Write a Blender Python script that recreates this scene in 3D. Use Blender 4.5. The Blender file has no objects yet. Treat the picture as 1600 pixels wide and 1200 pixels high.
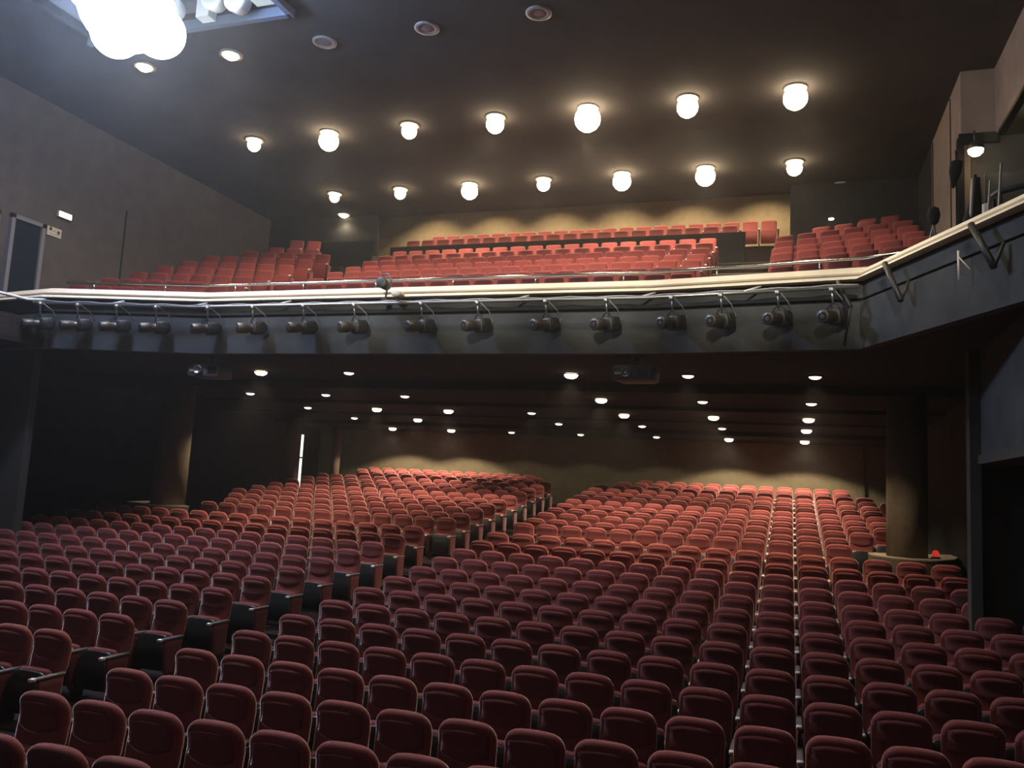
import bpy, math
from mathutils import Matrix, Vector
import numpy as np

scn = bpy.context.scene
COL = scn.collection
EYE = 2.9                      # camera height above the front stalls floor
def E(z): return z + EYE       # heights measured from eye level -> world

ORD = ['zeroth', 'first', 'second', 'third', 'fourth', 'fifth', 'sixth', 'seventh', 'eighth', 'ninth', 'tenth',
       'eleventh', 'twelfth', 'thirteenth', 'fourteenth', 'fifteenth', 'sixteenth', 'seventeenth', 'eighteenth',
       'nineteenth', 'twentieth', 'twenty-first', 'twenty-second', 'twenty-third', 'twenty-fourth']

# ------------------------------------------------------------------ materials
def mat(name, col, rough=0.6, metal=0.0, sheen=0.0, emis=None, estr=0.0, noise=0.0, nscale=20.0, bump=0.0, spec=0.5, coat=0.0):
    m = bpy.data.materials.new(name); m.use_nodes = True
    nt = m.node_tree; b = nt.nodes['Principled BSDF']
    b.inputs['Base Color'].default_value = (*col, 1)
    b.inputs['Roughness'].default_value = rough
    b.inputs['Metallic'].default_value = metal
    b.inputs['Specular IOR Level'].default_value = spec
    b.inputs['Sheen Weight'].default_value = sheen
    b.inputs['Coat Weight'].default_value = coat
    if sheen:
        b.inputs['Sheen Roughness'].default_value = 0.32
        b.inputs['Sheen Tint'].default_value = (.95, .77, .76, 1)
    if emis:
        b.inputs['Emission Color'].default_value = (*emis, 1)
        b.inputs['Emission Strength'].default_value = estr
    if noise or bump:
        tc = nt.nodes.new('ShaderNodeTexCoord'); n = nt.nodes.new('ShaderNodeTexNoise')
        n.inputs['Scale'].default_value = nscale; n.inputs['Detail'].default_value = 5
        nt.links.new(tc.outputs['Object'], n.inputs['Vector'])
        if noise:
            r = nt.nodes.new('ShaderNodeValToRGB')
            r.color_ramp.elements[0].position = .3; r.color_ramp.elements[1].position = .7
            r.color_ramp.elements[0].color = (*[c*(1-noise) for c in col], 1)
            r.color_ramp.elements[1].color = (*[min(1, c*(1+noise)) for c in col], 1)
            nt.links.new(n.outputs['Fac'], r.inputs['Fac']); nt.links.new(r.outputs['Color'], b.inputs['Base Color'])
        if bump:
            bp = nt.nodes.new('ShaderNodeBump'); bp.inputs['Strength'].default_value = bump; bp.inputs['Distance'].default_value = .02
            nt.links.new(n.outputs['Fac'], bp.inputs['Height']); nt.links.new(bp.outputs['Normal'], b.inputs['Normal'])
    return m

M = {}
M['velvet'] = mat('red_velvet', (.215, .055, .052), .85, sheen=1.0, noise=.12, nscale=60, spec=.2)
M['velvet_shaded'] = mat('red_velvet_shaded', (.16, .043, .042), .85, sheen=.8, noise=.12, nscale=60, spec=.2)  # same velvet darkened, the head pad's shade put into its colour
M['bvelvet'] = mat('balcony_velvet', (.20, .040, .036), .85, sheen=.35, noise=.12, nscale=60, spec=.2)
M['black_plastic'] = mat('black_plastic', (.012, .015, .014), .35)
M['arm'] = mat('grey_armrest', (.16, .15, .15), .35)
M['cap'] = mat('pale_end_cap', (.85, .82, .78), .3, metal=.25)
M['black_metal'] = mat('black_metal', (.015, .015, .015), .5)
M['carpet'] = mat('dark_carpet', (.022, .014, .014), .95, noise=.3, nscale=30, spec=.1)
M['tier'] = mat('balcony_carpet', (.03, .022, .02), .95, noise=.3, nscale=20, spec=.1)
M['nosing'] = mat('step_nosing', (.16, .14, .12), .6)
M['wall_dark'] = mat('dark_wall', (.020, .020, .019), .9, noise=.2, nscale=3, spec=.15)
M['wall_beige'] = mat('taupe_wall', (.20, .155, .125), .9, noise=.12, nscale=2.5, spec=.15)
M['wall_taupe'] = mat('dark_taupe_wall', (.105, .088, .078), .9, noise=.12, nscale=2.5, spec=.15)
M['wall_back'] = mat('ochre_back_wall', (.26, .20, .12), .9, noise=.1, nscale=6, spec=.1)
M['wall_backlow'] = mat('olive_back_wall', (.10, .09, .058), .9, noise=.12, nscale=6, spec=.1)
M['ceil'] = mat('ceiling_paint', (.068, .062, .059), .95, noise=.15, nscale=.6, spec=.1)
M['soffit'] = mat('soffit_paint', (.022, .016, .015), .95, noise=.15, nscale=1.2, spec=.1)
M['fascia'] = mat('fascia_paint', (.05, .054, .056), .85, noise=.22, nscale=2.2, spec=.2)
M['groove'] = mat('groove_paint', (.010, .011, .011), .9, spec=.1)
M['cream'] = mat('cream_ledge', (.80, .70, .53), .55, noise=.06, nscale=4)
M['chrome'] = mat('chrome', (.75, .75, .76), .16, metal=1.0)
M['pipe'] = mat('steel_pipe', (.42, .43, .45), .35, metal=.9)
M['spot_body'] = mat('spot_body', (.11, .10, .085), .45, metal=.7)
M['spot_black'] = mat('spot_black', (.02, .02, .02), .5)
M['lens'] = mat('dark_lens', (.02, .022, .03), .08)
M['column'] = mat('column_plaster', (.12, .10, .07), .9, noise=.1, nscale=8, bump=.2, spec=.1)
M['post'] = mat('post_paint', (.06, .057, .05), .85, spec=.15)
M['door'] = mat('navy_door', (.010, .014, .022), .8, spec=.15)
M['frame'] = mat('frame_grey', (.20, .19, .19), .7)
M['white'] = mat('white_paint', (.75, .77, .74), .5)
M['offwhite'] = mat('sign_cream', (.62, .58, .42), .5)
M['ink'] = mat('sign_ink', (.03, .03, .03), .6)
M['trimring'] = mat('lamp_trim', (.35, .33, .30), .4)
M['warm'] = mat('lamp_warm', (1, .9, .75), emis=(1, .78, .50), estr=26)
M['warm_soft'] = mat('lamp_warm_soft', (1, .9, .75), emis=(1, .80, .56), estr=9)
M['warm_dim'] = mat('lamp_warm_dim', (1, .9, .75), emis=(1, .84, .66), estr=4)
M['off'] = mat('lamp_off', (.25, .25, .25), .15)
M['cool'] = mat('lamp_cool', (.9, .95, 1), emis=(.82, .91, 1), estr=60)
M['exit'] = mat('exit_lamp', (1, .95, .8), emis=(1, .93, .74), estr=3.5)
M['slit'] = mat('corridor_glow', (1, 1, .9), emis=(.93, 1, .82), estr=1.6)
M['redthing'] = mat('bright_red', (.7, .03, .03), .5, emis=(1, .05, .04), estr=.5)
M['bluegrey'] = mat('blue_grey', (.12, .14, .18), .6)
M['cloth'] = mat('black_cloth', (.02, .018, .016), .95)
M['coping'] = mat('coping', (.26, .23, .17), .7)
M['pale'] = mat('pale_tube', (.55, .50, .42), .6)
M['proj'] = mat('projector_shell', (.12, .13, .14), .5)
M['cable'] = mat('grey_cable', (.35, .36, .38), .5)

# ------------------------------------------------------------------ mesh builders
class MB:
    def __init__(s): s.v = []; s.f = []; s.sm = []
    def add(s, v, f, smooth=False):
        o = len(s.v); s.v += [tuple(p) for p in v]; s.f += [tuple(i+o for i in q) for q in f]; s.sm += [smooth]*len(f); return s
    def box(s, x0, x1, y0, y1, z0, z1):
        v = [(x, y, z) for z in (z0, z1) for y in (y0, y1) for x in (x0, x1)]
        return s.add(v, [(0, 2, 3, 1), (4, 5, 7, 6), (0, 1, 5, 4), (2, 6, 7, 3), (0, 4, 6, 2), (1, 3, 7, 5)])
    def prism(s, pts, z0, z1):           # plan polygon, counter-clockwise
        n = len(pts); v = [(x, y, z0) for x, y in pts] + [(x, y, z1) for x, y in pts]
        f = [tuple(range(n-1, -1, -1)), tuple(range(n, 2*n))] + [(i, (i+1) % n, n+(i+1) % n, n+i) for i in range(n)]
        return s.add(v, f)
    def loft(s, loops, smooth=True, caps=True):
        n = len(loops[0]); v = [p for l in loops for p in l]; f = []
        for a in range(len(loops)-1):
            for i in range(n):
                j = (i+1) % n; f.append((a*n+i, a*n+j, (a+1)*n+j, (a+1)*n+i))
        if caps:
            f.append(tuple(range(n-1, -1, -1))); f.append(tuple((len(loops)-1)*n+i for i in range(n)))
        return s.add(v, f, smooth)
    def tube(s, path, r, n=10, closed=False):
        P = [Vector(p) for p in path]; loops = []; m = len(P); up = Vector((0, 0, 1))
        for i, p in enumerate(P):
            if closed: d = P[(i+1) % m]-P[i-1]
            else: d = P[min(i+1, m-1)]-P[max(i-1, 0)]
            d.normalize(); a = d.cross(up)
            if a.length < 1e-3: a = d.cross(Vector((1, 0, 0)))
            a.normalize(); b = a.cross(d)
            rr = r[i] if isinstance(r, (list, tuple)) else r
            loops.append([p+(a*math.cos(t)+b*math.sin(t))*rr for t in [2*math.pi*k/n for k in range(n)]])
        if closed: loops.append(loops[0])
        return s.loft(loops, True, not closed)
    def lathe(s, prof, n=24, c=(0, 0, 0)):   # (r, z) profile about the vertical axis
        return s.loft([[(c[0]+r*math.cos(2*math.pi*k/n), c[1]+r*math.sin(2*math.pi*k/n), c[2]+z) for k in range(n)] for r, z in prof])
    def strip(s, path, prof):              # sweep a vertical (out, z) profile polygon along a plan polyline; 'out' is towards -normal side
        n = len(prof); loops = []
        for i, (x, y) in enumerate(path):
            a = Vector(path[max(i-1, 0)]); b = Vector((x, y)); c = Vector(path[min(i+1, len(path)-1)])
            d1 = (b-a) if i else (c-b); d2 = (c-b) if i < len(path)-1 else (b-a)
            d1.normalize(); d2.normalize(); n1 = Vector((d1.y, -d1.x)); n2 = Vector((d2.y, -d2.x))
            nn = (n1+n2); nn.normalize(); k = 1/max(.5, nn.dot(n1))
            loops.append([(x+nn.x*o*k, y+nn.y*o*k, z) for o, z in prof])
        return s.loft(loops, False)
    def mesh(s, name, m):
        me = bpy.data.meshes.new(name); me.from_pydata(s.v, [], s.f)
        for mm in (m if isinstance(m, (list, tuple)) else [m]): me.materials.append(mm) if mm else None
        me.polygons.foreach_set('use_smooth', s.sm); me.update()
        import bmesh
        bm = bmesh.new(); bm.from_mesh(me); bmesh.ops.recalc_face_normals(bm, faces=bm.faces); bm.to_mesh(me); bm.free()
        return me
    def obj(s, name, m, parent=None, **kw):
        o = bpy.data.objects.new(name, s.mesh(name, m)); COL.objects.link(o)
        if parent: o.parent = parent
        for k, v in kw.items(): o[k] = v
        return o

def thing(name, label, cat, loc=(0, 0, 0), rz=0.0, group=None):
    o = bpy.data.objects.new(name, None); COL.objects.link(o); o.empty_display_size = .1
    o.location = loc; o.rotation_euler = (0, 0, rz); o['label'] = label; o['category'] = cat
    if group: o['group'] = group
    return o
def tag(o, label, cat, group=None):
    o['label'] = label; o['category'] = cat
    if group: o['group'] = group
    return o
def struct(mb, name, m, label=None, cat=None):
    o = mb.obj(name, m); o['kind'] = 'structure'
    if label: o['label'] = label
    if cat: o['category'] = cat
    return o
def dup(root, loc, rz=0.0, label=None, group=None):
    r = root.copy(); COL.objects.link(r); r.location = loc; r.rotation_euler = (root.rotation_euler[0], 0, rz)
    if label: r['label'] = label
    if group: r['group'] = group
    for ch in list(root.children):
        c = ch.copy(); COL.objects.link(c); c.parent = r
        for g in ch.children:
            d = g.copy(); COL.objects.link(d); d.parent = c
    return r

# ------------------------------------------------------------------ camera
f = 1300.0; YAW, PITCH, ROLL = 0.326759788, 0.118682389, 0.0529053014
cy, sy = math.cos(YAW), math.sin(YAW)
r0 = Vector((cy, sy, 0)); f0 = Vector((-sy, cy, 0)); u0 = Vector((0, 0, 1))
fwd = f0*math.cos(PITCH)+u0*math.sin(PITCH); u1 = u0*math.cos(PITCH)-f0*math.sin(PITCH)
right = r0*math.cos(ROLL)+u1*math.sin(ROLL); up = u1*math.cos(ROLL)-r0*math.sin(ROLL)
cam = bpy.data.cameras.new('camera'); cam.sensor_fit = 'HORIZONTAL'; cam.sensor_width = 36; cam.lens = 36*f/1600
cam.clip_end = 200
co = bpy.data.objects.new('camera', cam); COL.objects.link(co)
mw = Matrix.Identity(4)
for i, c in enumerate((right, up, -fwd)):
    for j in range(3): mw[j][i] = c[j]
mw.translation = (0, 0, EYE); co.matrix_world = mw; scn.camera = co
def px(x, y, z):               # world point -> picture position, used only to rank seats by how large they show
    p = Vector((x, y, z-EYE)); d = p.dot(fwd)
    if d < .1: return (-9e9, -9e9, d)
    return (800+f*p.dot(right)/d, 600-f*p.dot(up)/d, d)

# ------------------------------------------------------------------ stalls geometry
PITCHX = .56; X0R = -5.773; X0L = -7.695
FRONT = list('WVUTSQPONMLKJI')                       # fourteen rows of the front part
ztop = dict(W=-1.905, V=-1.895, U=-1.885, T=-1.86, S=-1.81, Q=-1.75, P=-1.68, O=-1.60, N=-1.525, M=-1.445, L=-1.35, K=-1.262, J=-1.155, I=-1.02)
ROWS = []                                            # (name, y, top z, right columns range, left columns range)
for i, k in enumerate(FRONT):
    y = 4.534+.9225*i; back = i >= 10
    ROWS.append((k, y, ztop[k], range(0, 16 if back else 18), range(0, 16)))
UP = list('HGFEDCBAZYXR')
zup = [-.875, -.79, -.67, -.565, -.46, -.345, -.225, -.11, .005, .125, .245, .34]
lastL = [12, 12, 13, 14, 14, 14, 14, 14, 14, 12, 13, 13]
lastR = [12, 12, 13, 14, 14, 14, 14, 14, 15, 14, 13, 13]
for i, k in enumerate(UP):
    s = {10: 1, 11: 2}.get(i, 0)
    ROWS.append((k, 18.31+.915*i, zup[i], range(s, lastR[i]+1), range(s, lastL[i]+1)))
SEAT_H = .98

# floor: one stepped slab, a tread per row
mb = MB()
for i, (k, y, z, rr, lr) in enumerate(ROWS):
    y0 = y-.50 if i != 14 else 17.2
    y1 = (ROWS[i+1][1]-.50 if i+1 < len(ROWS) else 28.95) if i != 13 else 17.2
    mb.box(-21, 7 if y < 13 else 3.3, y0, y1, -.6, E(z)-SEAT_H)
mb.box(-21, 7, 2.2, ROWS[0][1]-.5, -.6, E(ztop['W'])-SEAT_H)
struct(mb, 'floor', M['carpet'])

# ------------------------------------------------------------------ theatre seat prototype
def sec(w, t, n=20, p=3.2):
    out = []
    for k in range(n):
        a = 2*math.pi*k/n; c, s = math.cos(a), math.sin(a)
        out.append((w*math.copysign(abs(c)**(2/p), c), t*math.copysign(abs(s)**(2/p), s)))
    return out
def slab(zs, wf, tf, yf, arch=.02, n=20, wmax=.25, cx=0):
    loops = []
    for z in zs:
        w, t, yc = wf(z), tf(z), yf(z)
        loops.append([(cx+x, yc+yy, z-arch*(x/wmax)**2*max(0, (z-zs[0])/(zs[-1]-zs[0]))) for x, yy in sec(w, t, n)])
    return loops
def cap(z, z1, r, w):                       # width near a rounded top
    if z < z1-r: return w
    q = min(1, (z-(z1-r))/r); return w-r*(1-math.sqrt(max(0, 1-q*q)))*.95
def lerp(z, pts):
    for (a, va), (b, vb) in zip(pts, pts[1:]):
        if z <= b:
            q = (z-a)/(b-a); q = max(0, min(1, q)); q = q*q*(3-2*q); return va+(vb-va)*q
    return pts[-1][1]

def seat_meshes(kind):
    top = SEAT_H; tall = kind == 'stalls'
    W = .247 if tall else .232
    rc = .115 if tall else .05
    yb = lambda z: lerp(z, [(.34, .0), (.68, .10), (.80, .115), (.98, .075)]) if tall else lerp(z, [(.34, .0), (.98, .13)])
    RT = .085 if tall else .055
    tb = lambda z: (.068 if tall else .06)*(1 if z < top-RT else .22+.78*math.sqrt(max(0, 1-((z-top+RT)/RT)**2)))
    wb = lambda z: cap(z, top, rc, W-.02*max(0, (.62-z)/.28))
    zs = [.34, .42, .52, .62, .70, .78, .84, .875, .90, .922, .94, .955, .967, .975, .98]
    out = {}
    out['backrest'] = MB().loft(slab(zs, wb, tb, yb, .022 if tall else .008)).mesh('backrest', M['velvet'] if tall else M['bvelvet'])
    # head pad: a raised cushion on the upper front with a curved lower seam
    v = []; fc = []; nu, nv = 13, 9; Wp = W-.042
    for side in (0, 1):
        for j in range(nv):
            for i in range(nu):
                u = -1+2*i/(nu-1); t = j/(nv-1)
                x = u*Wp; zl = .665+.055*u*u; zh = top-.062-.035*abs(u)**3
                z = zl+(zh-zl)*t
                if abs(u) > .8: x = math.copysign(Wp*(.8+(abs(u)-.8)), u)
                bul = (max(0, 1-abs(u)**4)*max(0, 1-abs(2*t-1)**4))**.5
                yf_ = yb(z)-tb(z)*(max(0, 1-abs(x/W)**3.2))**(1/3.2)
                y = yf_-.004-.024*bul if side == 0 else yf_+.02
                v.append((x, y, z))
    N = nu*nv
    for side in (0, 1):
        for j in range(nv-1):
            for i in range(nu-1):
                a = side*N+j*nu+i; q = (a, a+1, a+nu+1, a+nu); fc.append(q if side == 0 else q[::-1])
    rim = [i for i in range(nu)]+[j*nu+nu-1 for j in range(1, nv)]+[(nv-1)*nu+i for i in range(nu-2, -1, -1)]+[j*nu for j in range(nv-2, 0, -1)]
    for a, b in zip(rim, rim[1:]+rim[:1]): fc.append((a, a+N, b+N, b))
    out['headrest_pad'] = MB().add(v, fc, True).mesh('headrest_pad', M['velvet_shaded'] if tall else M['bvelvet'])
    zt = .60 if tall else .64
    zs2 = [.28, .31, .38, .46, zt-.08, zt-.045, zt-.02, zt-.005, zt]
    out['seat_cushion'] = MB().loft(slab(zs2, lambda z: cap(z, zt, .06, .215), lambda z: .05*(1 if z < zt-.04 else .4+.6*math.sqrt(max(0, 1-((z-zt+.04)/.04)**2))), lambda z: lerp(z, [(.28, -.135), (zt, -.075)]), .01)).mesh('seat_cushion', M['velvet'] if tall else M['bvelvet'])
    zp = zt-.02; zs3 = [.15, .18, .27, .37, .45, zp-.07, zp-.035, zp-.015, zp]
    out['seat_pan'] = MB().loft(slab(zs3, lambda z: cap(z, zp, .07, .235)*(.93 if z < .17 else 1), lambda z: .03 if .17 < z < zp-.02 else .02, lambda z: lerp(z, [(.15, -.20), (.32, -.215), (zp, -.15)]), .015)).mesh('seat_pan', M['black_plastic'] if tall else M['bvelvet'])
    ax = PITCHX/2
    arm = MB().loft([[(ax+x, y, .555+zz) for x, zz in sec(.03*w, .017*w, 12, 4)] for y, w in [(-.385, .75), (-.375, .95), (-.30, 1), (-.10, 1), (.03, 1), (.04, .7)]])
    out['armrest'] = arm.mesh('armrest', M['arm'])
    out['end_cap'] = MB().loft([[(ax+x, y, .557+zz) for x, zz in sec(.031*w, .02*w, 12, 4)] for y, w in [(-.402, .55), (-.398, .9), (-.352, 1.04), (-.350, .8)]]).mesh('end_cap', M['cap'])
    pan = MB().loft([[(ax+x, (y0+y1)/2+yy, z) for x, yy in sec(.021, (y1-y0)/2, 14, 6)] for z, y0, y1 in [(.10, -.22, -.02), (.16, -.27, .0), (.46, -.30, .02), (.535, -.31, .03)]])
    out['side_panel'] = pan.mesh('side_panel', M['velvet_shaded'] if tall else M['bvelvet'])
    leg = MB().box(ax-.018, ax+.018, -.20, -.04, .0, .14).box(ax-.035, ax+.035, -.26, .0, 0, .012)
    out['leg'] = leg.mesh('leg', M['black_metal'])
    return out
def make_seat(name, meshes, parts):
    t = thing(name, 'x', 'seat')
    for p in parts:
        o = bpy.data.objects.new(p, meshes[p]); COL.objects.link(o); o.parent = t
        if p == 'armrest' and 'end_cap' in meshes:
            e = bpy.data.objects.new('end_cap', meshes['end_cap']); COL.objects.link(e); e.parent = o; e['label'] = 'pale shiny front end of the armrest'
        if p == 'seat_pan' and name == 'theatre_seat': o['label'] = 'black plastic underside of the folded seat'
    return t
SM = seat_meshes('stalls')
PARTS = ['backrest', 'headrest_pad', 'seat_cushion', 'seat_pan', 'armrest', 'side_panel', 'leg']

cands = []
for ri, (k, y, z, rr, lr) in enumerate(ROWS):
    zf = E(z)-SEAT_H
    for side, cols in (('right', rr), ('left', lr)):
        for c in cols:
            x = X0R+PITCHX*c if side == 'right' else X0L-PITCHX*c
            p = px(x, y, E(z)-.1)
            vis = -30 < p[0] < 1630 and p[1] < 1215
            if y > 13.2 and y < 17 and x < -14.95-(.3): vis = vis and p[0] > 25
            cands.append((vis, -p[2], ri, side, c, x, y, zf))
inview = sorted([c for c in cands if c[0]], key=lambda c: -c[1])
near = inview[:300]; nearset = set((c[2], c[3], c[4]) for c in near)
proto = make_seat('theatre_seat', SM, PARTS)
def extra_arm(t):                              # the aisle seat that has no neighbour on that side carries a second armrest
    for p in ('armrest', 'side_panel', 'leg'):
        o = bpy.data.objects.new(p, SM[p]); COL.objects.link(o); o.parent = t; o.location = (-PITCHX, 0, 0)
        if p == 'armrest':
            e = bpy.data.objects.new('end_cap', SM['end_cap']); COL.objects.link(e); e.parent = o
first = True; used_first = []
def seat_label(ri, side, c):
    row = 'nearest row' if ri == 0 else ORD[ri+1]+' row from the stage'
    blk = side+' block'
    if c == 0:
        return ('centre-aisle red seat with black underside showing, %s, %s' % (row, blk)) if side == 'left' else \
               ('red tip-up seat beside the centre aisle, %s, %s of stalls' % (row, blk))
    return 'red velvet tip-up seat, %s from the centre aisle, %s, %s' % (ORD[c+1], row, blk)
extras = []
for vis, _, ri, side, c, x, y, zf in near:
    lab = seat_label(ri, side, c); grp = 'stalls seats of the %s block' % side
    if first:
        t = proto; t.location = (x, y, zf); t['label'] = lab; t['group'] = grp; first = False
        if side == 'right' and c == 0: extras.append(t)
    else:
        t = dup(proto, (x, y, zf), 0, lab, grp)
        if side == 'right' and c == 0: extras.append(t)
for t in extras: extra_arm(t)

# all the remaining, farther stalls seats in one object
def joined(meshes, parts):
    V = []; F = []; MI = []; SMO = []; mats = []
    for p in parts:
        me = meshes[p]; o = sum(len(a) for a in V)
        V.append(np.array([v.co[:] for v in me.vertices]))
        if me.materials[0] not in mats: mats.append(me.materials[0])
        for q in me.polygons:
            F.append([i+o for i in q.vertices]); MI.append(mats.index(me.materials[0])); SMO.append(q.use_smooth)
    return np.concatenate(V), F, MI, SMO, mats
JV, JF, JM, JS, JMATS = joined(SM, ['backrest', 'headrest_pad', 'seat_cushion', 'seat_pan', 'armrest', 'end_cap', 'side_panel', 'leg'])
rest = [c for c in cands if (c[2], c[3], c[4]) not in nearset]
nv = len(JV); allv = np.concatenate([JV+np.array([c[5], c[6], c[7]]) for c in rest])
lt = np.array([len(q) for q in JF]); li = np.concatenate([np.array(q) for q in JF]); n = len(rest)
me = bpy.data.meshes.new('theatre_seats')
me.vertices.add(len(allv)); me.vertices.foreach_set('co', allv.ravel())
LI = np.concatenate([li+nv*i for i in range(n)]); LT = np.tile(lt, n)
me.loops.add(len(LI)); me.loops.foreach_set('vertex_index', LI.astype(np.int32))
me.polygons.add(len(LT)); me.polygons.foreach_set('loop_start', np.concatenate([[0], np.cumsum(LT)[:-1]]).astype(np.int32))
me.polygons.foreach_set('loop_total', LT.astype(np.int32))
for m in JMATS: me.materials.append(m)
me.polygons.foreach_set('material_index', np.tile(np.array(JM), n).astype(np.int32))
me.polygons.foreach_set('use_smooth', np.tile(np.array(JS), n))
me.update(calc_edges=True); me.validate()
o = bpy.data.objects.new('theatre_seats', me); COL.objects.link(o); o['kind'] = 'stuff'
tag(o, 'brightly lit rear rows of red tip-up seats under the balcony', 'seats')

# ------------------------------------------------------------------ balcony
BM = seat_meshes('balcony'); BPARTS = ['backrest', 'seat_cushion', 'seat_pan', 'armrest', 'side_panel', 'leg']
bproto = make_seat('balcony_seat', BM, BPARTS); bfirst = [True]
def bseat(x, y, zf, rz, label, group):
    if bfirst[0]:
        bfirst[0] = False; bproto.location = (x, y, zf); bproto.rotation_euler = (0, 0, rz); bproto['label'] = label; bproto['group'] = group
    else: dup(bproto, (x, y, zf), rz, label, group)
BY = [16.45+.93*i for i in range(8)]; BZ = [4.22, 4.63, 5.03, 5.44, 5.84, 6.26, 6.68, 7.08]
ANG = math.radians(16.5)
for k in range(8):
    y, zf = BY[k], E(BZ[k])-SEAT_H; n = 18
    row = 'front balcony row' if k == 0 else ORD[k+1]+' balcony row'
    for c in range(n):
        x = -2.27-PITCHX*c
        lab = 'red balcony seat, %s from right, %s, centre block' % (ORD[c+1], row) if c else 'red balcony seat at right end of %s, centre block' % row
        bseat(x, y, zf, 0, lab, 'balcony centre block seats')
    nl = [6, 6, 6, 6, 6, 6, 5, 3][k]
    for c in range(nl):
        cc = c+(1.6 if k == 7 else 0)
        x = -13.68-PITCHX*math.cos(ANG)*cc; yy = y-.42-PITCHX*math.sin(ANG)*cc
        bseat(x, yy, zf, ANG, 'dark red balcony seat, %s from the aisle, %s, left block' % (ORD[c+1], row), 'balcony left block seats')
    for c in range([5, 6, 6, 6, 6, 6, 6, 3][k]):
        cc = c+(1.7 if k == 7 else 0)
        x = -.26+PITCHX*math.cos(ANG)*cc; yy = y-.30-PITCHX*math.sin(ANG)*cc
        bseat(x, yy, zf, -ANG, 'dark red balcony seat, %s from the stairs, %s, right block' % (ORD[c+1], row), 'balcony right block seats')
for c in range(20):
    bseat(-1.85-.56*c, 25.3, E(8.17)-SEAT_H, 0, 'red balcony seat, %s from right, first row behind the dark cross wall' % ORD[c+1], 'rear balcony seats')
for c in range(21):
    bseat(-.73-.56*c, 26.15, E(8.55)-SEAT_H, 0, 'red balcony seat, %s from right, topmost row against the back wall' % ORD[c+1], 'rear balcony seats')
for s, xx, yy, a in (('left', -14.9, 22.95, ANG), ('right', 1.85, 23.35, -ANG)):
    for c in range(2):
        d = c*PITCHX; sg = -1 if s == 'left' else 1
        bseat(xx+sg*d*math.cos(ANG), yy-d*math.sin(ANG), E(7.55)-SEAT_H, a, 'shadowed balcony seat, %s from the centre, topmost row of the %s block' % (ORD[c+1], s), 'rear balcony seats')

# stepped tiers
FC = [(-21, 13.6), (-14.35, 12.62), (-11.0, 13.33), (-2.2, 13.33), (.94, 12.9), (2.35, 9.85), (3.2, 8.0)]
def tierline(y, d=0):
    t = math.tan(ANG)
    return [(-17.7, y-.42-4.0*t), (-13.6, y-.42), (-12.6, y), (-1.5, y), (-.5, y-.28), (3.2, y-.28-3.7*t)]
mb = MB()
for k in range(8):
    z1 = E(BZ[k])-SEAT_H; z0 = z1-.75
    a = tierline(BY[k]-.5); b = tierline(BY[k]+.46) if k < 7 else [(-17.7, 23.9), (-13.6, 23.9), (-12.6, 23.9), (-1.5, 23.9), (-.5, 23.9), (3.2, 23.9)]
    mb.prism(a+b[::-1], z0, z1)
mb.box(-17.7, 3.2, 23.85, 24.78, E(5.4), E(6.45))
mb.box(-13.6, -.1, 24.75, 25.72, E(5.6), E(8.17)-SEAT_H); mb.box(-13.6, -.1, 25.70, 27.3, E(5.6), E(8.55)-SEAT_H)
mb.box(-17.7, -13.6, 22.6, 24.0, E(5.6), E(7.55)-SEAT_H-.02).box(-.1, 3.2, 22.9, 24.0, E(5.6), E(7.55)-SEAT_H-.02)
mb.prism([(-17.6, 13.55), (-14.3, 12.75), (-11.0, 13.45), (-2.2, 13.45), (.9, 13.0), (3.2, 12.4), (3.2, 16.9), (-17.6, 16.9)], E(2.3), E(2.75))
mb.prism([(-17.6, 11), (-14.4, 11), (-14.2, 12.8), (-17.6, 13.6)], E(2.3), E(2.75))
mb.prism([(.95, 13.0), (2.4, 9.9), (3.25, 8.0), (7, 8.0), (7, 18.3), (3.2, 18.3), (3.2, 12.3)], E(2.3), E(2.75))
struct(mb, 'floor_balcony', M['tier'])
# parapet wall in front of the rear rows
mb = MB().box(-13.0, -1.35, 24.72, 24.80, E(6.45), E(8.17)-SEAT_H+.55)
struct(mb, 'wall_balcony_cross', M['wall_dark'])
# the balcony stairs between centre and right blocks, and left of the centre block
for nm, xa, xb, lab in (('stairs', -1.93, -.55, 'dark balcony stairs with pale nosings right of the centre block'), ('stairs', -13.35, -12.1, 'dark balcony stairs in the gap left of the centre block')):
    t = thing(nm, lab, 'stairs', (0, 0, 0))
    s = MB(); nz = MB()
    for k in range(7):
        z1 = E(BZ[k+1])-SEAT_H; zb = E(BZ[k])-SEAT_H; yy = BY[k+1]-.5-(.3 if xa > -5 else .25)
        s.box(xa, xb, yy-.28, yy+.02, zb-.02, (z1+zb)/2+.0)
        nz.box(xa, xb, yy-.30, yy-.275, (z1+zb)/2-.025, (z1+zb)/2+.004).box(xa, xb, yy-.0, yy+.02, z1-.025, z1+.004)
    s.obj('step_blocks', M['tier'], t); nz.obj('nosing', M['nosing'], t, label='pale edge strips of the steps')

# balcony front
lower = MB().strip(FC, [(-.14, E(2.2)), (.02, E(2.2)), (.02, E(2.90)), (-.14, E(2.90))])
lower.strip(FC, [(-.16, E(2.97)), (-.05, E(2.97)), (-.05, E(3.20)), (-.16, E(3.20))])
struct(lower, 'wall_balcony_front', M['fascia'])
struct(MB().strip(FC, [(-.20, E(2.88)), (-.10, E(2.88)), (-.10, E(3.30)), (-.20, E(3.30))]), 'wall_balcony_inner', M['groove'])
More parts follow.
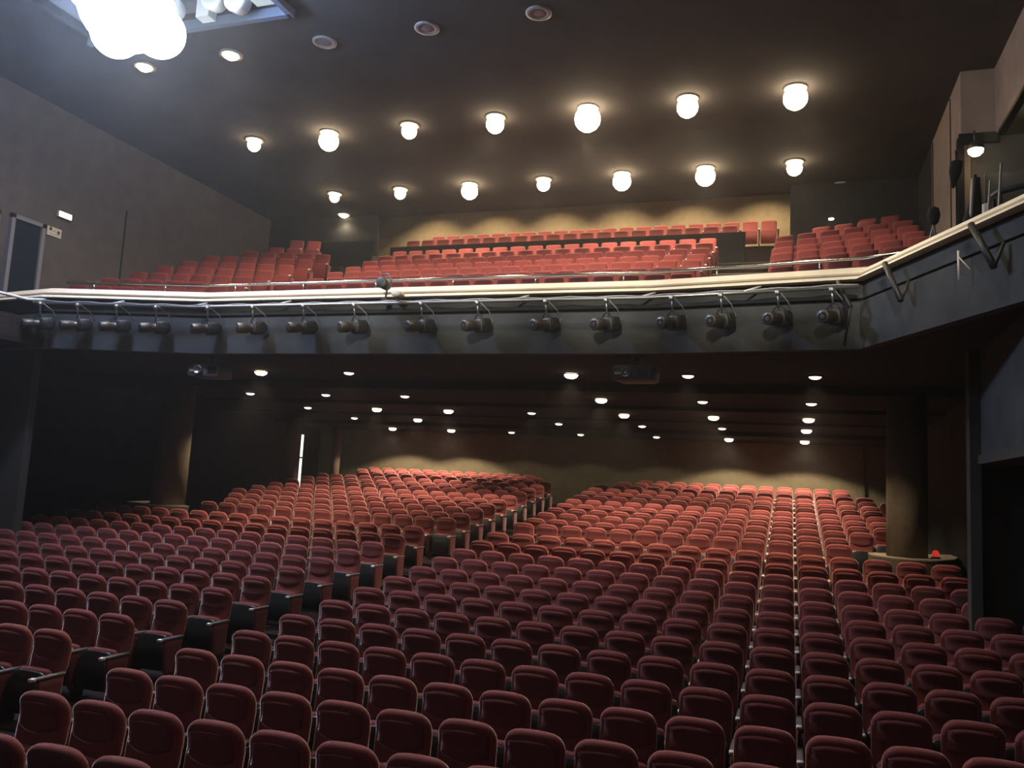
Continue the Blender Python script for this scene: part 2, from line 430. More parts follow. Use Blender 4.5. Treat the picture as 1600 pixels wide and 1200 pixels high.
# cream capping: a sloped board above, a narrow lip below
struct(MB().strip(FC, [(-.06, E(3.225)), (.10, E(3.225)), (.09, E(3.24)), (.03, E(3.285)), (-.06, E(3.285))]), 'trim_1', M['cream'])
struct(MB().strip(FC, [(-.02, E(3.345)), (-.17, E(3.465)), (-.19, E(3.445)), (-.05, E(3.325))]), 'trim_2', M['cream'])
struct(MB().strip(FC, [(-.12, E(3.27)), (-.06, E(3.27)), (-.06, E(3.34)), (-.12, E(3.40))]), 'trim_3', M['frame'])

# handrail
def offs(path, d):
    out = []
    for i, (x, y) in enumerate(path):
        a = Vector(path[max(i-1, 0)]); b = Vector((x, y)); c = Vector(path[min(i+1, len(path)-1)])
        d1 = (b-a) if i else (c-b); d2 = (c-b) if i < len(path)-1 else (b-a); d1.normalize(); d2.normalize()
        nn = Vector((d1.y+d2.y, -d1.x-d2.x)); nn.normalize(); out.append((x+nn.x*d, y+nn.y*d))
    return out
RAIL = offs(FC[1:5], -.17)
RAIL[0] = (RAIL[0][0]+.3, RAIL[0][1]+.1)
RAIL.append((2.0, 12.55))
rail = thing('handrail', 'chrome handrail running along the top of the balcony front', 'handrail', (0, 0, 0))
MB().tube([(x, y, E(3.60)) for x, y in RAIL], .026).obj('rail', M['chrome'], rail)
def along(path, step, start=.6):
    out = []; acc = start
    for (a, b) in zip(path, path[1:]):
        L = math.dist(a, b)
        while acc < L:
            t = acc/L; out.append((a[0]+(b[0]-a[0])*t, a[1]+(b[1]-a[1])*t)); acc += step
        acc -= L
    return out
for (x, y) in along(RAIL, 1.55):
    MB().tube([(x, y, E(3.42)), (x, y, E(3.60))], .012, 8).obj('post', M['chrome'], rail)

# lighting pipe with bracket arms
PIPE = offs(FC[1:5], .30); ZP = 3.06
pipe = thing('lighting_pipe', 'long steel lighting pipe bracketed along the balcony front', 'pipe', (0, 0, 0))
MB().tube([(x, y, E(ZP)) for x, y in PIPE], .028).obj('pipe_run', M['pipe'], pipe)
MB().tube([(x, y, E(ZP)+.035+.012*math.sin(i*1.7)) for i, (x, y) in enumerate(along(PIPE, .22, .1))], .011, 6).obj('cable', M['cable'], pipe)
BRK = [(-12.72, 13.02), (-11.0, 13.35), (-9.1, 13.35), (-4.4, 13.35), (-2.25, 13.35), (-.6, 13.1)]
for (x, y) in BRK:
    b = MB().tube([(x-.10, y-.30, E(3.075)), (x+.13, y-.10, E(3.19))], .018, 6)
    b.obj('bracket', M['white'], pipe)
# left arm rail of the balcony front, a thin pale tube
t = MB().tube([(-14.55, 9.6, E(3.13)), (-14.42, 12.3, E(3.12)), (-14.25, 12.62, E(3.18))], .03).obj('guard_rail', M['white'])
tag(t, 'thin pale rail on the far left balcony front', 'rail')

# ------------------------------------------------------------------ profile spotlights on the pipe
def make_spot():
    t = thing('profile_spotlight', 'x', 'spotlight')
    def ring(prof, n=16): return MB().loft([[(r*math.cos(2*math.pi*k/n), y, r*math.sin(2*math.pi*k/n)) for k in range(n)] for y, r in prof])
    ring([(-.30, .085), (-.29, .10), (-.12, .10), (-.10, .085), (-.02, .085), (.0, .095)]).obj('barrel', M['spot_body'], t)
    l = ring([(-.296, .001), (-.302, .05), (-.298, .082), (-.28, .083)]).obj('lens', M['lens'], t)
    h = MB().loft([[(x, y, z) for x, z in sec(w, hh, 16, 4)] for y, w, hh in [(-.01, .10, .11), (.02, .12, .125), (.20, .12, .125), (.24, .09, .09), (.27, .06, .06)]])
    h.obj('lamp_housing', M['spot_black'], t)
    a = [(.135*math.cos(q), .03, .19*math.sin(q)) for q in [math.pi*k/12 for k in range(13)]]
    MB().tube([(-.135, .03, -.03)]+a[::-1]+[(.135, .03, -.03)], .011, 6).obj('yoke', M['black_metal'], t)
    c = MB().tube([(0, .03, .19), (0, .03, .40)], .016, 8).lathe([(.040, -.035), (.045, 0), (.040, .04)], 10, (0, .03, .385)); c.obj('clamp', M['pipe'], t)
    MB().tube([(0, .26, .02), (.05, .32, .08), (.03, .24, .26), (.0, .08, .41)], .008, 6).obj('cable', M['cable'], t)
    return t
SPX = [-14.05, -13.3, -12.5, -11.7, -10.62, -9.6, -8.5, -7.45, -6.13, -5.08, -3.87, -2.85, -1.79, -1.03, -.2, .55]
def on_path(path, x):
    for a, b in zip(path, path[1:]):
        if a[0] <= x <= b[0]: return a[1]+(b[1]-a[1])*(x-a[0])/(b[0]-a[0])
    return path[0][1] if x < path[0][0] else path[-1][1]
sp = None
for i, x in enumerate(SPX):
    y = on_path(PIPE, x); y = y if i else PIPE[0][1]+.02
    lab = 'black and bronze profile spotlight hung from the balcony pipe, %s from left' % ORD[i+1]
    zz = E(ZP)-.43
    if sp is None: sp = make_spot(); sp.location = (x, y-.03, zz); sp['label'] = lab; sp['group'] = 'profile spotlights on the balcony front'; sp.rotation_euler = (math.radians(9), 0, math.radians(-30)); t = sp
    else: t = dup(sp, (x, y-.03, zz), math.radians(-31), lab)

# short spotlight clamped on the parapet
t = thing('clamped_spotlight', 'small black spotlight clamped on the cream parapet near the middle of the balcony', 'spotlight', (-6.93, 13.12, E(3.3)))
MB().loft([[(x, y, .12+z) for x, z in sec(w, w, 14, 2.2)] for y, w in [(-.2, .08), (-.19, .10), (.02, .10), (.06, .07)]]).obj('body', M['spot_black'], t)
MB().tube([(0, 0, -.18), (.02, 0, 0), (.10, 0, .2), (.02, .02, .32), (-.1, 0, .3)], .018, 8).obj('arm', M['spot_body'], t)
MB().box(-.05, .05, -.05, .05, -.24, -.12).obj('clamp', M['black_metal'], t)
t = thing('clamped_lamp', 'small pale lamp clamped on the pipe right of the black spotlight', 'lamp', (-6.62, 13.02, E(3.13)))
MB().loft([[(x, y, .08+z) for x, z in sec(w, w*.6, 12, 2.2)] for y, w in [(-.12, .09), (-.1, .1), (.08, .08)]]).obj('body', M['pale'], t)
MB().box(-.025, .025, -.02, .03, -.03, .05).obj('clamp', M['black_metal'], t)

# braces on the right balcony arm
for nm, x, y, lab in (('brace', 1.27, 11.98, 'black V-shaped brace on the right balcony arm, farther one'), ('brace', 2.02, 10.4, 'black V-shaped brace on the right balcony arm, nearer one')):
    t = MB().tube([(x-.10, y-.02, E(3.22)), (x+.06, y-.36, E(2.62))], .04, 6).tube([(x+.06, y-.36, E(2.62)), (x+.16, y-.36, E(2.9))], .022, 6).obj(nm, M['black_metal']); tag(t, lab, 'brace')
t = MB().tube([(.62, 12.85, E(3.2)), (.78, 12.55, E(2.75))], .035, 6).tube([(.78, 12.55, E(2.75)), (.72, 12.75, E(2.3))], .02, 6).obj('brace', M['black_metal']); tag(t, 'black brace in the corner where the right balcony arm begins', 'brace')
t = MB().tube([(1.83, 10.62, E(2.98)), (1.83, 10.60, E(2.62))], .012, 6).tube([(1.83, 10.6, E(2.9)), (1.93, 10.5, E(2.72))], .008, 6).obj('safety_cable', M['pale']); tag(t, 'short pale cable hanging on the right balcony front', 'cable')

# projectors under the balcony edge
def projector(loc, lab, rz):
    t = thing('projector', lab, 'projector', loc, rz)
    MB().loft([[(x, y, z) for x, z in sec(.34*w, .13*w, 20, 7)] for y, w in [(-.27, .94), (-.26, 1), (.25, 1), (.27, .95)]]).obj('body', M['proj'], t)
    l = MB().loft([[(-.08+r*math.cos(2*math.pi*k/20), y, .0+r*math.sin(2*math.pi*k/20)) for k in range(20)] for y, r in [(-.25, .085), (-.34, .085), (-.34, .070), (-.30, .062), (-.30, .002)]]); l.obj('lens_barrel', M['pipe'], t)
    MB().box(-.29, -.17, -.275, -.262, -.03, .01).obj('status_panel', M['white'], t)
    MB().box(.10, .30, -.275, -.262, -.07, .07).obj('vent', M['black_plastic'], t)
    MB().tube([(0, 0, .12), (0, 0, .42)], .025, 8).box(-.2, .2, -.2, .2, .11, .14).obj('mount', M['black_metal'], t)
    MB().tube([(.02+.10*math.cos(a), .0, .30+.14*math.sin(a)) for a in [2*math.pi*k/20 for k in range(20)]], .009, 6, True).obj('cable', M['cable'], t)
    return t
projector((-2.5, 13.85, E(1.93)), 'grey projector hanging under the balcony edge right of centre', -.1)
projector((-11.05, 13.75, E(1.90)), 'dark projector with a ring lens hanging under the balcony edge at left', .12)

# ------------------------------------------------------------------ soffit under the balcony, stepped
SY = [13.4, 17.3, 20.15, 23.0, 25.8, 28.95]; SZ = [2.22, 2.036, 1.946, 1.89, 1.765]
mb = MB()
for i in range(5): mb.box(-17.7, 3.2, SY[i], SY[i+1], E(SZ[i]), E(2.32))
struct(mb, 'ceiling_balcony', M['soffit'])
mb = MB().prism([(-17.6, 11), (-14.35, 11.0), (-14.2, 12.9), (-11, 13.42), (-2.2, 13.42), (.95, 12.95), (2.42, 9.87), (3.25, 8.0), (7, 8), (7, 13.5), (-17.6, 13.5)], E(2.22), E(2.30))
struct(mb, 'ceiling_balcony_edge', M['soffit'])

def spotlamp(name, loc, power, col, size, blend, parent, radius=.1, direction=None):
    l = bpy.data.lights.new(name, 'SPOT'); l.energy = power; l.color = col; l.spot_size = size; l.spot_blend = blend; l.shadow_soft_size = radius
    o = bpy.data.objects.new(name, l); COL.objects.link(o); o.location = loc
    if direction is not None: o.rotation_euler = Vector(direction).to_track_quat('-Z', 'Y').to_euler()
    if parent: o.parent = parent
    return o
WARM = (1.0, .80, .56)
def soffit_light(x, y, z, bright, lab):
    t = thing('soffit_downlight', lab, 'downlight', (x, y, z), 0, 'downlights under the balcony')
    MB().lathe([(.10, .0), (.155, -.004), (.155, -.02), (.115, -.024), (.10, -.01)], 20).obj('trim_ring', M['trimring'] if bright > .5 else M['soffit'], t)
    MB().lathe(([(.002, -.095), (.075, -.09), (.125, -.058), (.14, -.015), (.14, .0)] if bright > .5 else [(.002, -.065), (.06, -.06), (.10, -.04), (.115, -.01), (.115, .0)]), 20).obj('lens', M['warm_soft'] if bright > .5 else M['warm_dim'], t)  # bright lamps get a larger lens that imitates their bloom
    spotlamp('bulb', (0, 0, -.12), SOFF*bright, (1, .76, .52), math.radians(134 if y > 26 else 108), .25 if y > 26 else .55, t, .06)
    return t
SOFF = 800
LX = [.40, -1.87, -4.16, -6.70, -9.15, -11.40, -13.70]; LY = [15.9, 18.73, 21.56, 24.39, 27.22]
LB = {0: {0: .5, 1: .45, 2: .9, 4: .35, 5: .9}, 1: {0: .5, 1: .45, 2: .9, 4: .35, 5: .4, 6: .5}, 2: {0: .9, 1: .9, 2: .9, 3: .4, 4: .9, 5: .9, 6: .5},
      3: {0: .9, 1: .35, 2: .35, 3: .3, 5: .9, 6: .3}, 4: {0: 1, 1: 1, 2: .08, 3: .06, 4: .08, 5: 1, 6: 1}}
colw = ['first', 'second', 'third', 'fourth', 'fifth', 'sixth', 'seventh']
for j in range(5):
    n = 0
    for i in sorted(LB[j], reverse=True):
        n += 1
        soffit_light(LX[i], LY[j], E(SZ[j]), LB[j][i], '%s downlight under the balcony, %s from left, %s row from the stage' % ('bright warm' if LB[j][i] > .5 else 'dimmer warm', ORD[n], ORD[j+1]))

# ------------------------------------------------------------------ main ceiling
CZ = 8.86
mb = MB()
mb.box(-21, -14.2, 2, 24.8, E(CZ), E(CZ)+.25); mb.box(-9.3, 8, 2, 24.8, E(CZ), E(CZ)+.25); mb.box(-14.2, -9.3, 12.85, 24.8, E(CZ), E(CZ)+.25); mb.box(-14.2, -9.3, 2, 9.5, E(CZ), E(CZ)+.25)
mb.box(-21, 8, 24.65, 24.85, E(CZ), E(11.2)); mb.box(-21, 8, 24.8, 27.6, E(10.8), E(11.2))
struct(mb, 'ceiling', M['ceil'])

CEILP = 500
def ceiling_light(x, y, mode, lab, power=1.0, big=1.0):  # last factor enlarges the lens to imitate bloom around the lamp
    t = thing('ceiling_downlight', lab, 'downlight', (x, y, E(CZ)), 0, 'round ceiling downlights over the stalls')
    MB().lathe([(.15, .0), (.25, -.005), (.25, -.03), (.19, -.04), (.16, -.02)], 24).obj('trim_ring', M['trimring'], t)
    if mode == 'on':
        MB().lathe([(.002, -.37), (.075, -.355), (.14, -.31), (.18, -.245), (.19, -.18), (.18, -.115), (.14, -.05), (.09, -.015)], 24).obj('lens', M['warm'], t).scale = (big, big, big)
        spotlamp('bulb', (0, 0, -.40*big-.03), CEILP*power, WARM, math.radians(142), .6, t, .15)
    elif mode == 'half':
        MB().lathe([(.002, -.12), (.08, -.11), (.14, -.07), (.165, -.01)], 24).obj('lens', M['warm'], t)
        spotlamp('bulb', (0, 0, -.18), CEILP*.5*power, WARM, math.radians(150), .6, t, .15)
    else:
        MB().lathe([(.002, -.03), (.08, -.028), (.15, -.02), (.165, -.005)], 24).obj('lens', M['off'], t)
    return t
pw1 = [.5, .9, 1.5, .9, .8, .9, .22]; pw2 = [.45, 1.0, 1.1, .8, 1.0, .45, .18]
for k in range(7):
    n = ORD[7-k]
    ceiling_light(-2.31*k, 18.13, 'on', 'glowing ceiling downlight, %s from left in the higher long row' % n, pw1[k], [1.35, 1.25, 1.6, 1.15, 1.0, 1.35, .9][k])
    ceiling_light(-2.31*k, 22.35, 'on', 'glowing ceiling downlight, %s from left in the lower long row' % n, pw2[k], [1.05, 1.4, 1.35, 1.0, 1.3, .9, .8][k])
for k, m in ((6, 'half'), (5, 'half')):
    ceiling_light(-2.31*k, 14.05, m, 'glowing ceiling downlight below the huge floodlight, %s one' % ('left' if k == 6 else 'right'), 1)
for k, s in ((4, 'leftmost'), (3, 'middle'), (2, 'rightmost')):
    ceiling_light(-2.31*k, 14.05, 'off', 'unlit round ceiling downlight, %s of three near the top of the photo' % s)
ceiling_light(-14.65, 24.3, 'half', 'small ceiling downlight over the left balcony block', .4)
ceiling_light(1.22, 24.3, 'half', 'small ceiling downlight over the right balcony block', .4)
t = thing('wall_lamp', 'tiny lit lamp behind the right balcony block', 'lamp', (.98, 23.9, E(7.75)))
MB().lathe([(.002, -.05), (.07, -.03), (.07, .0), (.002, .01)], 16).obj('lens', M['warm_soft'], t); MB().tube([(0, 0, 0), (0, .15, .05)], .015, 6).obj('bracket', M['black_metal'], t)
# lamps washing the balcony back wall, tucked above the ceiling edge
for i in range(6):
    t = thing('wall_washer', 'downlight tucked behind the ceiling edge, %s from left, washing the balcony back wall' % ORD[6-i], 'downlight', (-.9-2.31*i, 25.75, E(10.8)), 0, 'wall washers over the balcony back wall')
    MB().lathe([(.10, 0), (.16, -.005), (.16, -.03), (.12, -.03)], 16).obj('trim_ring', M['trimring'], t)
    MB().lathe([(.002, -.02), (.1, -.02), (.11, 0)], 16).obj('lens', M['warm_soft'], t)
    spotlamp('bulb', (0, 0, -.06), 900, (1, .80, .52), math.radians(106), .6, t, .06)

# ------------------------------------------------------------------ walls
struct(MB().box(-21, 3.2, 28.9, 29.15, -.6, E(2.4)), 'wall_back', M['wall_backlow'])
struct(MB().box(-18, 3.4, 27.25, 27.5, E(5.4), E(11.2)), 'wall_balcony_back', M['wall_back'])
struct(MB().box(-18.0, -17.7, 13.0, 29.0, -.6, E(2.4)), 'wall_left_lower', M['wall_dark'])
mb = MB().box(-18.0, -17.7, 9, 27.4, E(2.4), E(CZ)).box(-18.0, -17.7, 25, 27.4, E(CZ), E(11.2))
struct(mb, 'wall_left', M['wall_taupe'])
struct(MB().box(-21, -14.92, 13.06, 13.24, -.6, E(2.25)), 'wall_left_front', M['post'])
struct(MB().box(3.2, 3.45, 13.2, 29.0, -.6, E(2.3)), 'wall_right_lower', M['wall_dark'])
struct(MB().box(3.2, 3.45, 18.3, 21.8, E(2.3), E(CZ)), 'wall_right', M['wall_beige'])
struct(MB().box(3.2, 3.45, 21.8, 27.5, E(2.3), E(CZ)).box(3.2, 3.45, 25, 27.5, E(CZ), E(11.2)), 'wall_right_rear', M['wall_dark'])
struct(MB().box(2.47, 7, 13.1, 13.25, -.6, E(2.25)), 'wall_right_front', M['wall_dark'])
struct(MB().box(2.36, 2.50, 13.02, 13.28, -.6, E(2.25)), 'trim_4', M['post'])
# upper right wall above the side box, with the box behind it
struct(MB().box(3.2, 3.85, 18.12, 18.3, E(7.46), E(CZ)).box(3.82, 4.0, 6, 18.2, E(7.46), E(CZ)), 'wall_right_upper', M['wall_beige'])
struct(MB().box(3.15, 3.86, 18.06, 18.16, E(7.30), E(7.50)).box(3.12, 3.24, 18.04, 18.2, E(2.75), E(7.4)), 'trim_5', M['groove'])
struct(MB().box(3.4, 7.2, 18.2, 18.4, E(2.3), E(7.6)).box(7.0, 7.2, 6, 18.3, E(2.3), E(7.6)).box(3.86, 7.2, 6, 18.3, E(7.46), E(7.6)), 'wall_right_box', M['post'])
struct(MB().box(3.5, 7, 17.55, 17.65, E(2.75), E(6.45)), 'wall_right_panel', M['post'])
# bulkhead under the right balcony arm
struct(MB().box(2.5, 2.95, 6, 13.05, E(.72), E(2.22)), 'wall_right_bulkhead', M['fascia'])
struct(MB().box(2.46, 2.97, 6, 13.05, E(.60), E(.73)), 'trim_6', M['post'])
struct(MB().box(2.16, 2.24, 28.80, 28.92, -.3, E(1.77)), 'trim_7', M['post'])
# seams of the wall panelling
for i, (x, y, z0, z1) in enumerate([(-17.695, 17.88, 3.0, 7.0), (3.195, 19.25, 3.2, 8.8), (3.195, 21.6, 4.6, 8.8)]):
    struct(MB().box(x-.012, x+.012, y-.02, y+.02, E(z0), E(z1)), 'trim_%d' % (8+i), M['groove'])

# columns and low curved walls beside them
def column(x, y, r, z0, z1, lab, name='column'):
    o = MB().lathe([(r, z0), (r, z1)], 40, (x, y, 0)).obj(name, M['column']); tag(o, lab, 'column'); return o
column(2.11, 17.62, .36, E(-1.9), E(2.04), 'tall round column at the right end of the lit stalls')
column(-14.98, 17.5, .42, E(-1.9), E(2.04), 'round plaster column at left beyond the front stalls rows')
column(-16.53, 25.2, .26, E(-.9), E(1.89), 'grey column at rear left beside the lit door gap')
column(-16.0, 27.3, .17, E(-.7), E(1.765), 'slim column at rear left near the back wall')
def plinth(pts, lab, ct):
    t = thing('low_wall', lab, 'low wall', (0, 0, 0))
    MB().prism(pts, E(-2.0), E(-1.02)).obj('wall_body', M['column'], t)
    c = Vector((sum(p[0] for p in pts)/len(pts), sum(p[1] for p in pts)/len(pts)))
    q = [tuple(c+(Vector(p)-c)*1.012) for p in pts]
    MB().prism(q, E(-1.02), E(-.99)).obj('coping', M['coping'], t, label='pale coping on top of the low wall')
def arc(cx, cy, r, a0, a1, n=14): return [(cx+r*math.cos(math.radians(a0+(a1-a0)*k/n)), cy+r*math.sin(math.radians(a0+(a1-a0)*k/n))) for k in range(n+1)]
plinth(arc(2.2, 17.75, .72, 180, 300)+[(2.95, 17.9), (3.15, 18.7), (3.15, 19.5), (1.48, 18.2)], 'curved low wall with pale coping around the right column', 0)
plinth([(-16.6, 18.6), (-16.3, 17.55)]+arc(-15.0, 17.65, .66, 215, 350), 'curved low wall with pale coping around the left column', 0)
t = thing('red_object', 'small bright red rounded object on the low wall right of the column', 'lamp', (2.62, 17.75, E(-.99)))  # object of unclear kind, its dome given a weak red emission
MB().lathe([(.08, 0), (.08, .03), (.05, .04)], 16).obj('base', M['offwhite'], t)
MB().lathe([(.045, .04), (.06, .06), (.065, .10), (.045, .14), (.01, .155)], 16).obj('dome', M['redthing'], t)

# ------------------------------------------------------------------ left wall door, exit lamp, sign
def leftdoor(name, y0, y1, z0, z1):
    d = MB().box(-17.70, -17.66, y0, y1, E(z0), E(z1)).obj(name, M['door']); d['kind'] = 'structure'
    fr = MB().box(-17.72, -17.60, y0-.10, y0, E(z0), E(z1)+.1).box(-17.72, -17.60, y1, y1+.10, E(z0), E(z1)+.1).box(-17.72, -17.60, y0-.1, y1+.1, E(z1), E(z1)+.1)
    fr.obj('door_frame', M['frame'], d)
    MB().tube([(-17.64, y0+.08, E(z0)+1.0), (-17.60, y0+.08, E(z0)+1.0), (-17.60, y0+.2, E(z0)+1.0)], .012, 6).obj('door_handle', M['chrome'], d)
leftdoor('door_1', 14.45, 15.2, 2.76, 5.66)
leftdoor('door_2', 12.85, 13.95, 2.76, 5.62)
t = thing('emergency_light', 'small glowing white rectangular emergency light on the left wall', 'emergency light', (-17.68, 15.83, E(6.17)))
MB().box(0, .06, -.20, .20, -.07, .08).obj('housing', M['offwhite'], t); MB().box(.055, .075, -.185, .185, -.06, .07).obj('diffuser', M['exit'], t)
t = thing('wall_sign', 'cream rectangular sign with two dark pictograms left wall beside the door', 'sign', (-17.69, 15.61, E(5.66)))
MB().box(0, .02, -.21, .21, -.10, .13).obj('plate', M['offwhite'], t)
MB().box(.02, .023, -.16, -.08, .03, .09).lathe([(.002, -.0), (.018, 0), (.018, .03), (.002, .04)], 8, (.02, -.12, .09)).box(.02, .023, .08, .16, -.01, .07).obj('pictograms', M['ink'], t)
MB().box(.02, .022, -.06, .05, .03, .045).box(.02, .022, -.15, .15, -.055, -.045).obj('lines', M['frame'], t)
t = tag(MB().box(-17.69, -17.64, 26.0, 26.0+.18, E(8.0), E(8.5)).obj('wall_plate', M['frame']), 'small pale upright plate high behind the left balcony block', 'plate')
# rear left stalls door, ajar, with light behind it
d = MB().box(-17.72, -17.60, 26.3, 27.42, E(-.75), E(1.42)).obj('door_3', M['wall_dark']); d['kind'] = 'structure'
MB().box(-17.70, -17.62, 27.42, 27.62, E(-.75), E(.52)).box(-17.70, -17.62, 27.42, 27.62, E(.58), E(1.42)).obj('light_gap', M['slit'], d, label='bright strip of corridor light past the door edge')
MB().tube([(-17.62, 27.40, E(.55)), (-17.52, 27.40, E(.55)), (-17.52, 27.55, E(.55))], .03, 6).obj('door_handle', M['black_metal'], d)
# balcony side exits
struct(MB().box(-13.45, -12.95, 24.3, 24.42, E(6.0), E(7.35)), 'trim_12', M['column'])
struct(MB().box(-15.7, -13.5, 24.35, 24.45, E(5.8), E(7.9)), 'door_4', M['groove'])  # near-black slab paints the dark of an open doorway
struct(MB().box(-.1, 3.2, 24.1, 24.2, E(6.0), E(9.2)).box(-17.7, -13.4, 24.5, 24.6, E(6.0), E(9.2)), 'wall_balcony_side', M['wall_dark'])

# ------------------------------------------------------------------ side box equipment on the right balcony arm
t = thing('work_light', 'glaring work light under the ceiling of the right side box', 'lamp', (3.36, 17.6, E(6.97)))
MB().lathe([(.05, .16), (.13, .10), (.15, .0), (.14, -.01)], 18).obj('housing', M['black_metal'], t); MB().lathe([(.14, .0), (.13, -.07), (.08, -.12), (.002, -.14)], 18).obj('lens', M['warm'], t)
MB().tube([(0, .05, .16), (0, .1, .42)], .02, 6).obj('arm', M['black_metal'], t)
spotlamp('bulb', (.02, -.12, 0), 120, (1, .86, .58), math.radians(140), .5, t, .12, (.75, -.5, -.45))
def stand(x, y, z0, z1, lab, headmb, headmat, name, spread=.28, apex=.75):
    t = thing(name, lab, 'stand', (x, y, E(z0)))
    MB().tube([(0, 0, .35), (0, 0, z1-z0)], .018, 8).obj('pole', M['black_metal'], t)
    for k in range(3):
        a = 2*math.pi*k/3+3.0
        MB().tube([(0, 0, apex), (spread*math.cos(a), spread*math.sin(a), .0)], .015, 6).obj('leg', M['pale'] if k == 0 else M['black_metal'], t)
    headmb.obj('head', headmat, t); return t
stand(2.12, 14.3, 2.75, 4.75, 'tripod stand with a black hooded head beside the right balcony seats',
      MB().loft([[(x, y, z) for x, y in sec(w, w*.8, 12, 2.5)] for z, w in [(1.70, .03), (1.74, .07), (1.86, .10), (1.96, .08), (2.00, .03)]]), M['cloth'], 'tripod_stand', .42, 1.72)
stand(2.55, 14.9, 2.75, 5.9, 'thin stand carrying a folded black umbrella shape by the right wall',
      MB().loft([[(x-.12*(2.9-z), y, z) for x, y in sec(w, w*.5, 12, 2.5)] for z, w in [(2.50, .015), (2.6, .05), (2.78, .095), (2.95, .10), (2.98, .06)]]), M['cloth'], 'umbrella_stand', .2)
t = thing('followspot_stand', 'cluttered black lamp stand with draped cloth in the right side box', 'stand', (2.98, 15.7, E(2.75)))
MB().tube([(0, 0, 0), (0, 0, 3.0)], .03, 8).obj('pole', M['black_metal'], t)
MB().loft([[(x+.04*math.sin(z*5), y, z) for x, y in sec(w, w*.7, 14, 2.2)] for z, w in [(.3, .12), (.8, .16), (1.4, .17), (1.9, .14), (2.2, .16), (2.6, .08), (2.95, .05)]]).obj('cloth', M['cloth'], t)
MB().tube([(-.12, -.05, 1.5), (-.05, -.1, 2.9)], .03, 8).obj('tube', M['pale'], t)
t = tag(MB().tube([(3.02, 15.0, E(2.75)), (3.02, 15.0, E(4.98))], .075, 14).obj('pale_cylinder', M['pale']), 'short pale cylinder standing behind the right balcony arm', 'cylinder')
t = tag(MB().tube([(3.0, 14.7, E(2.75)), (3.17, 14.7, E(5.55))], .02, 8).obj('leaning_pole', M['pale']), 'thin pale pole leaning right in the side box', 'pole')
t = tag(MB().tube([(2.86, 14.9, E(2.75)), (3.05, 14.9, E(5.35))], .016, 8).obj('leaning_pole', M['pale']), 'thinner pole leaning just left of the pale one', 'pole')
t = thing('equipment_table', 'blue-grey sloping table top on tall black legs in the right side box', 'table', (3.5, 15.6, E(2.75)))
MB().loft([[(x, -.3, z) for x, z in ((-.26, 2.58), (.34, 2.72), (.34, 2.67), (-.26, 2.53))], [(x, .3, z) for x, z in ((-.26, 2.70), (.34, 2.84), (.34, 2.79), (-.26, 2.65))]], False).obj('table_top', M['bluegrey'], t)
for x in (-.2, .28):
    for y in (-.24, .24): MB().box(x-.02, x+.02, y-.02, y+.02, 0, 2.60).obj('leg', M['black_metal'], t)

# ------------------------------------------------------------------ ceiling slot and floodlights, top left
t = thing('lighting_slot', 'pale framed lighting slot in the ceiling beside the floodlights', 'ceiling slot', (0, 0, 0))
MB().box(-14.2, -9.25, 12.78, 12.9, E(8.72), E(8.92)).box(-9.32, -9.2, 9.5, 12.9, E(8.72), E(8.92)).box(-14.2, -9.2, 9.4, 9.52, E(8.72), E(8.92)).obj('rim', M['bluegrey'], t)
MB().box(-14.2, -9.3, 12.86, 12.95, E(8.9), E(10.4)).box(-9.34, -9.26, 9.5, 12.9, E(8.9), E(10.4)).box(-14.2, -9.3, 9.5, 12.9, E(10.3), E(10.4)).box(-14.3, -14.2, 9.5, 12.9, E(8.9), E(10.4)).box(-14.2, -9.3, 9.42, 9.5, E(8.9), E(10.4)).obj('lining', M['frame'], t)
MB().box(-11.25, -10.95, 12.55, 12.8, E(8.8), E(9.6)).obj('post', M['white'], t)
MB().tube([(-10.5, 12.6, E(9.5)), (-9.5, 12.5, E(8.92))], .09, 8).obj('brace', M['white'], t)
MB().box(-9.85, -9.34, 12.3, 12.6, E(8.85), E(8.95)).obj('shelf', M['offwhite'], t)
for i, (x, z) in enumerate([(-11.75, 9.0), (-10.75, 9.05), (-10.2, 8.93)]):
    l = MB().loft([[(x+r*math.cos(2*math.pi*k/20), y, E(z)+r*math.sin(2*math.pi*k/20)) for k in range(20)] for y, r in [(12.35, .12), (12.34, .24), (12.40, .25), (12.62, .20), (12.7, .1)]])
    l.obj('lamp_can', M['white'], t)
def flood(x, y, z, lab, r=.80):
    t = thing('floodlight', lab, 'floodlight', (x, y, E(z)), 0, None)
    aim = (Vector((0, 0, EYE))-Vector((x, y, E(z)))).normalized()
    q = aim.to_track_quat('-Y', 'Z')
    def orient(o): o.rotation_mode = 'QUATERNION'; o.rotation_quaternion = q
    n = 24
    b = MB().loft([[(rr*math.cos(2*math.pi*k/n), yy, rr*math.sin(2*math.pi*k/n)) for k in range(n)] for yy, rr in [(-.10, r), (-.10, r+.02), (.02, r+.02), (.22, r*.6), (.30, r*.3)]]).obj('housing', M['white'], t); orient(b)
    for ox, oz, rr0, oy in ((0, 0, r, 0), (.56, -.30, .46, -.12), (-.12, -.52, .42, -.12), (-.62, .10, .36, -.12)):  # main lens oversized and smaller lenses added to imitate the glare burst
        l = MB().loft([[(ox+rr*math.cos(2*math.pi*k/n), yy+oy, oz+rr*math.sin(2*math.pi*k/n)) for k in range(n)] for yy, rr in [(-.10, rr0), (-.11, rr0), (-.16, rr0*.8), (-.19, rr0*.4), (-.2, .01)]]).obj('lens', M['cool'], t); orient(l)
    MB().tube([(0, .1, .1), (0, .1, 8.86-z)], .025, 8).obj('hanger', M['black_metal'], t)
    return t
FL = [(-11.35, 10.95, 8.12, 'left')]
for x, y, z, s in FL: flood(x, y, z, 'huge blazing white floodlight at the top left below the ceiling slot')
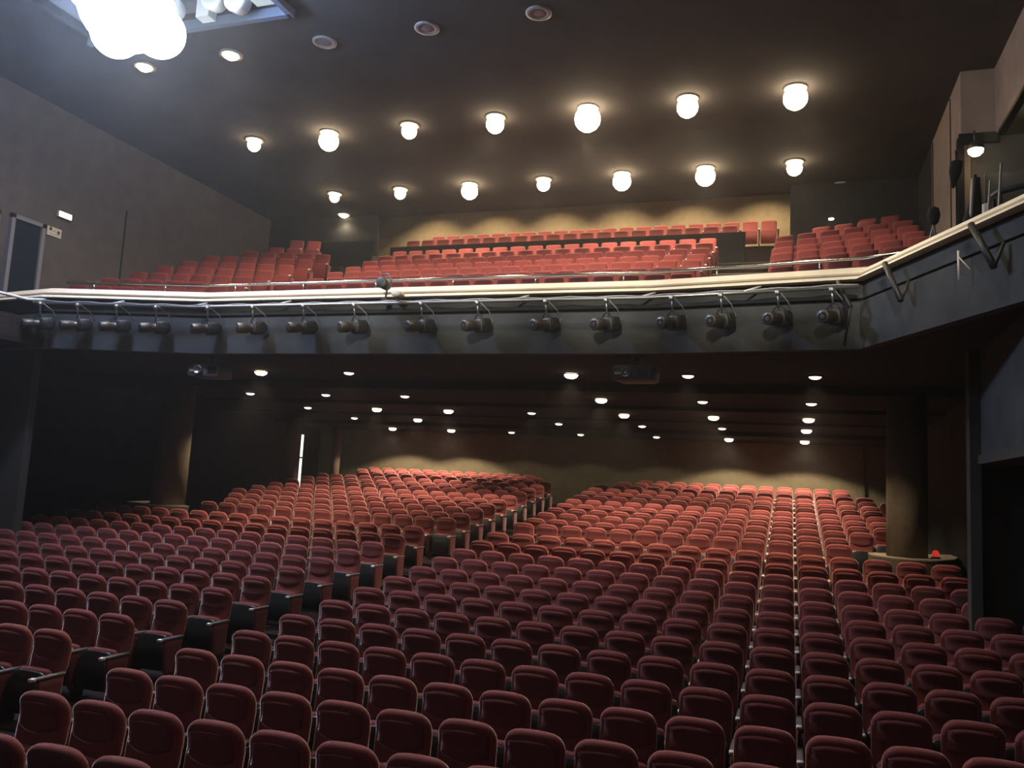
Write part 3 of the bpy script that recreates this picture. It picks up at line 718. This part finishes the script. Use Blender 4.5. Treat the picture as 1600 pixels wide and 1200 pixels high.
# unseen spots without fixtures, added to brighten balcony ledge, right wall and front stalls
for x, y, p in ((-9.5, 13.3, 5000), (-7.4, 13.4, 9000), (-5.2, 13.4, 9000), (-3.0, 13.35, 9000), (-.8, 13.15, 8000), (1.0, 12.6, 5500), (1.75, 11.1, 3500)):
    o = Vector((x*.6, -2.0, E(6.2))); spotlamp('balcony_front_fill', o, p, (1, .90, .70), math.radians(10), 1.0, None, .2, Vector((x, y, E(3.38)))-o)
o = Vector((-4.0, 0, E(5))); spotlamp('side_wall_fill', o, 3800, (1, .82, .62), math.radians(15), 1.0, None, .2, Vector((3.7, 17.0, E(8.0)))-o)  # added on the stage side to warm the upper right wall
for k in range(7): spotlamp('front_stalls_lamp', (-2.31*k, 9.3, E(8.4)), 260, WARM, math.radians(120), .6, None, .15)  # unseen row presumed to continue the ceiling grid, added to light the front stalls

# ------------------------------------------------------------------ lights
def point(name, loc, e, col, r):
    l = bpy.data.lights.new(name, 'POINT'); l.energy = e; l.color = col; l.shadow_soft_size = r
    o = bpy.data.objects.new(name, l); COL.objects.link(o); o.location = loc; return o
point('stage_fill', (-5.5, -7.0, E(6.0)), 420, (.62, .68, .84), 2.5)  # added unseen fill behind the camera, stands in for ambient light
point('flood_glow', (-11.4, 10.2, E(7.9)), 2000, (.36, .54, 1.0), .5)

w = bpy.data.worlds.new('world'); scn.world = w; w.use_nodes = True
w.node_tree.nodes['Background'].inputs[0].default_value = (.50, .56, .70, 1)
w.node_tree.nodes['Background'].inputs[1].default_value = .025

vs = w.node_tree.nodes.new('ShaderNodeVolumeScatter')          # thin haze in the air of the hall
vs.inputs['Density'].default_value = .0019; vs.inputs['Anisotropy'].default_value = .7
w.node_tree.links.new(vs.outputs[0], w.node_tree.nodes['World Output'].inputs['Volume'])
scn.view_settings.view_transform = 'Standard'; scn.view_settings.look = 'None'
scn.view_settings.gamma = 1; scn.view_settings.use_curve_mapping = False
scn.view_settings.exposure = 0.0
scn.cycles.use_denoising = True
scn.cycles.max_bounces = 5; scn.cycles.diffuse_bounces = 3
scn.cycles.sample_clamp_indirect = 4
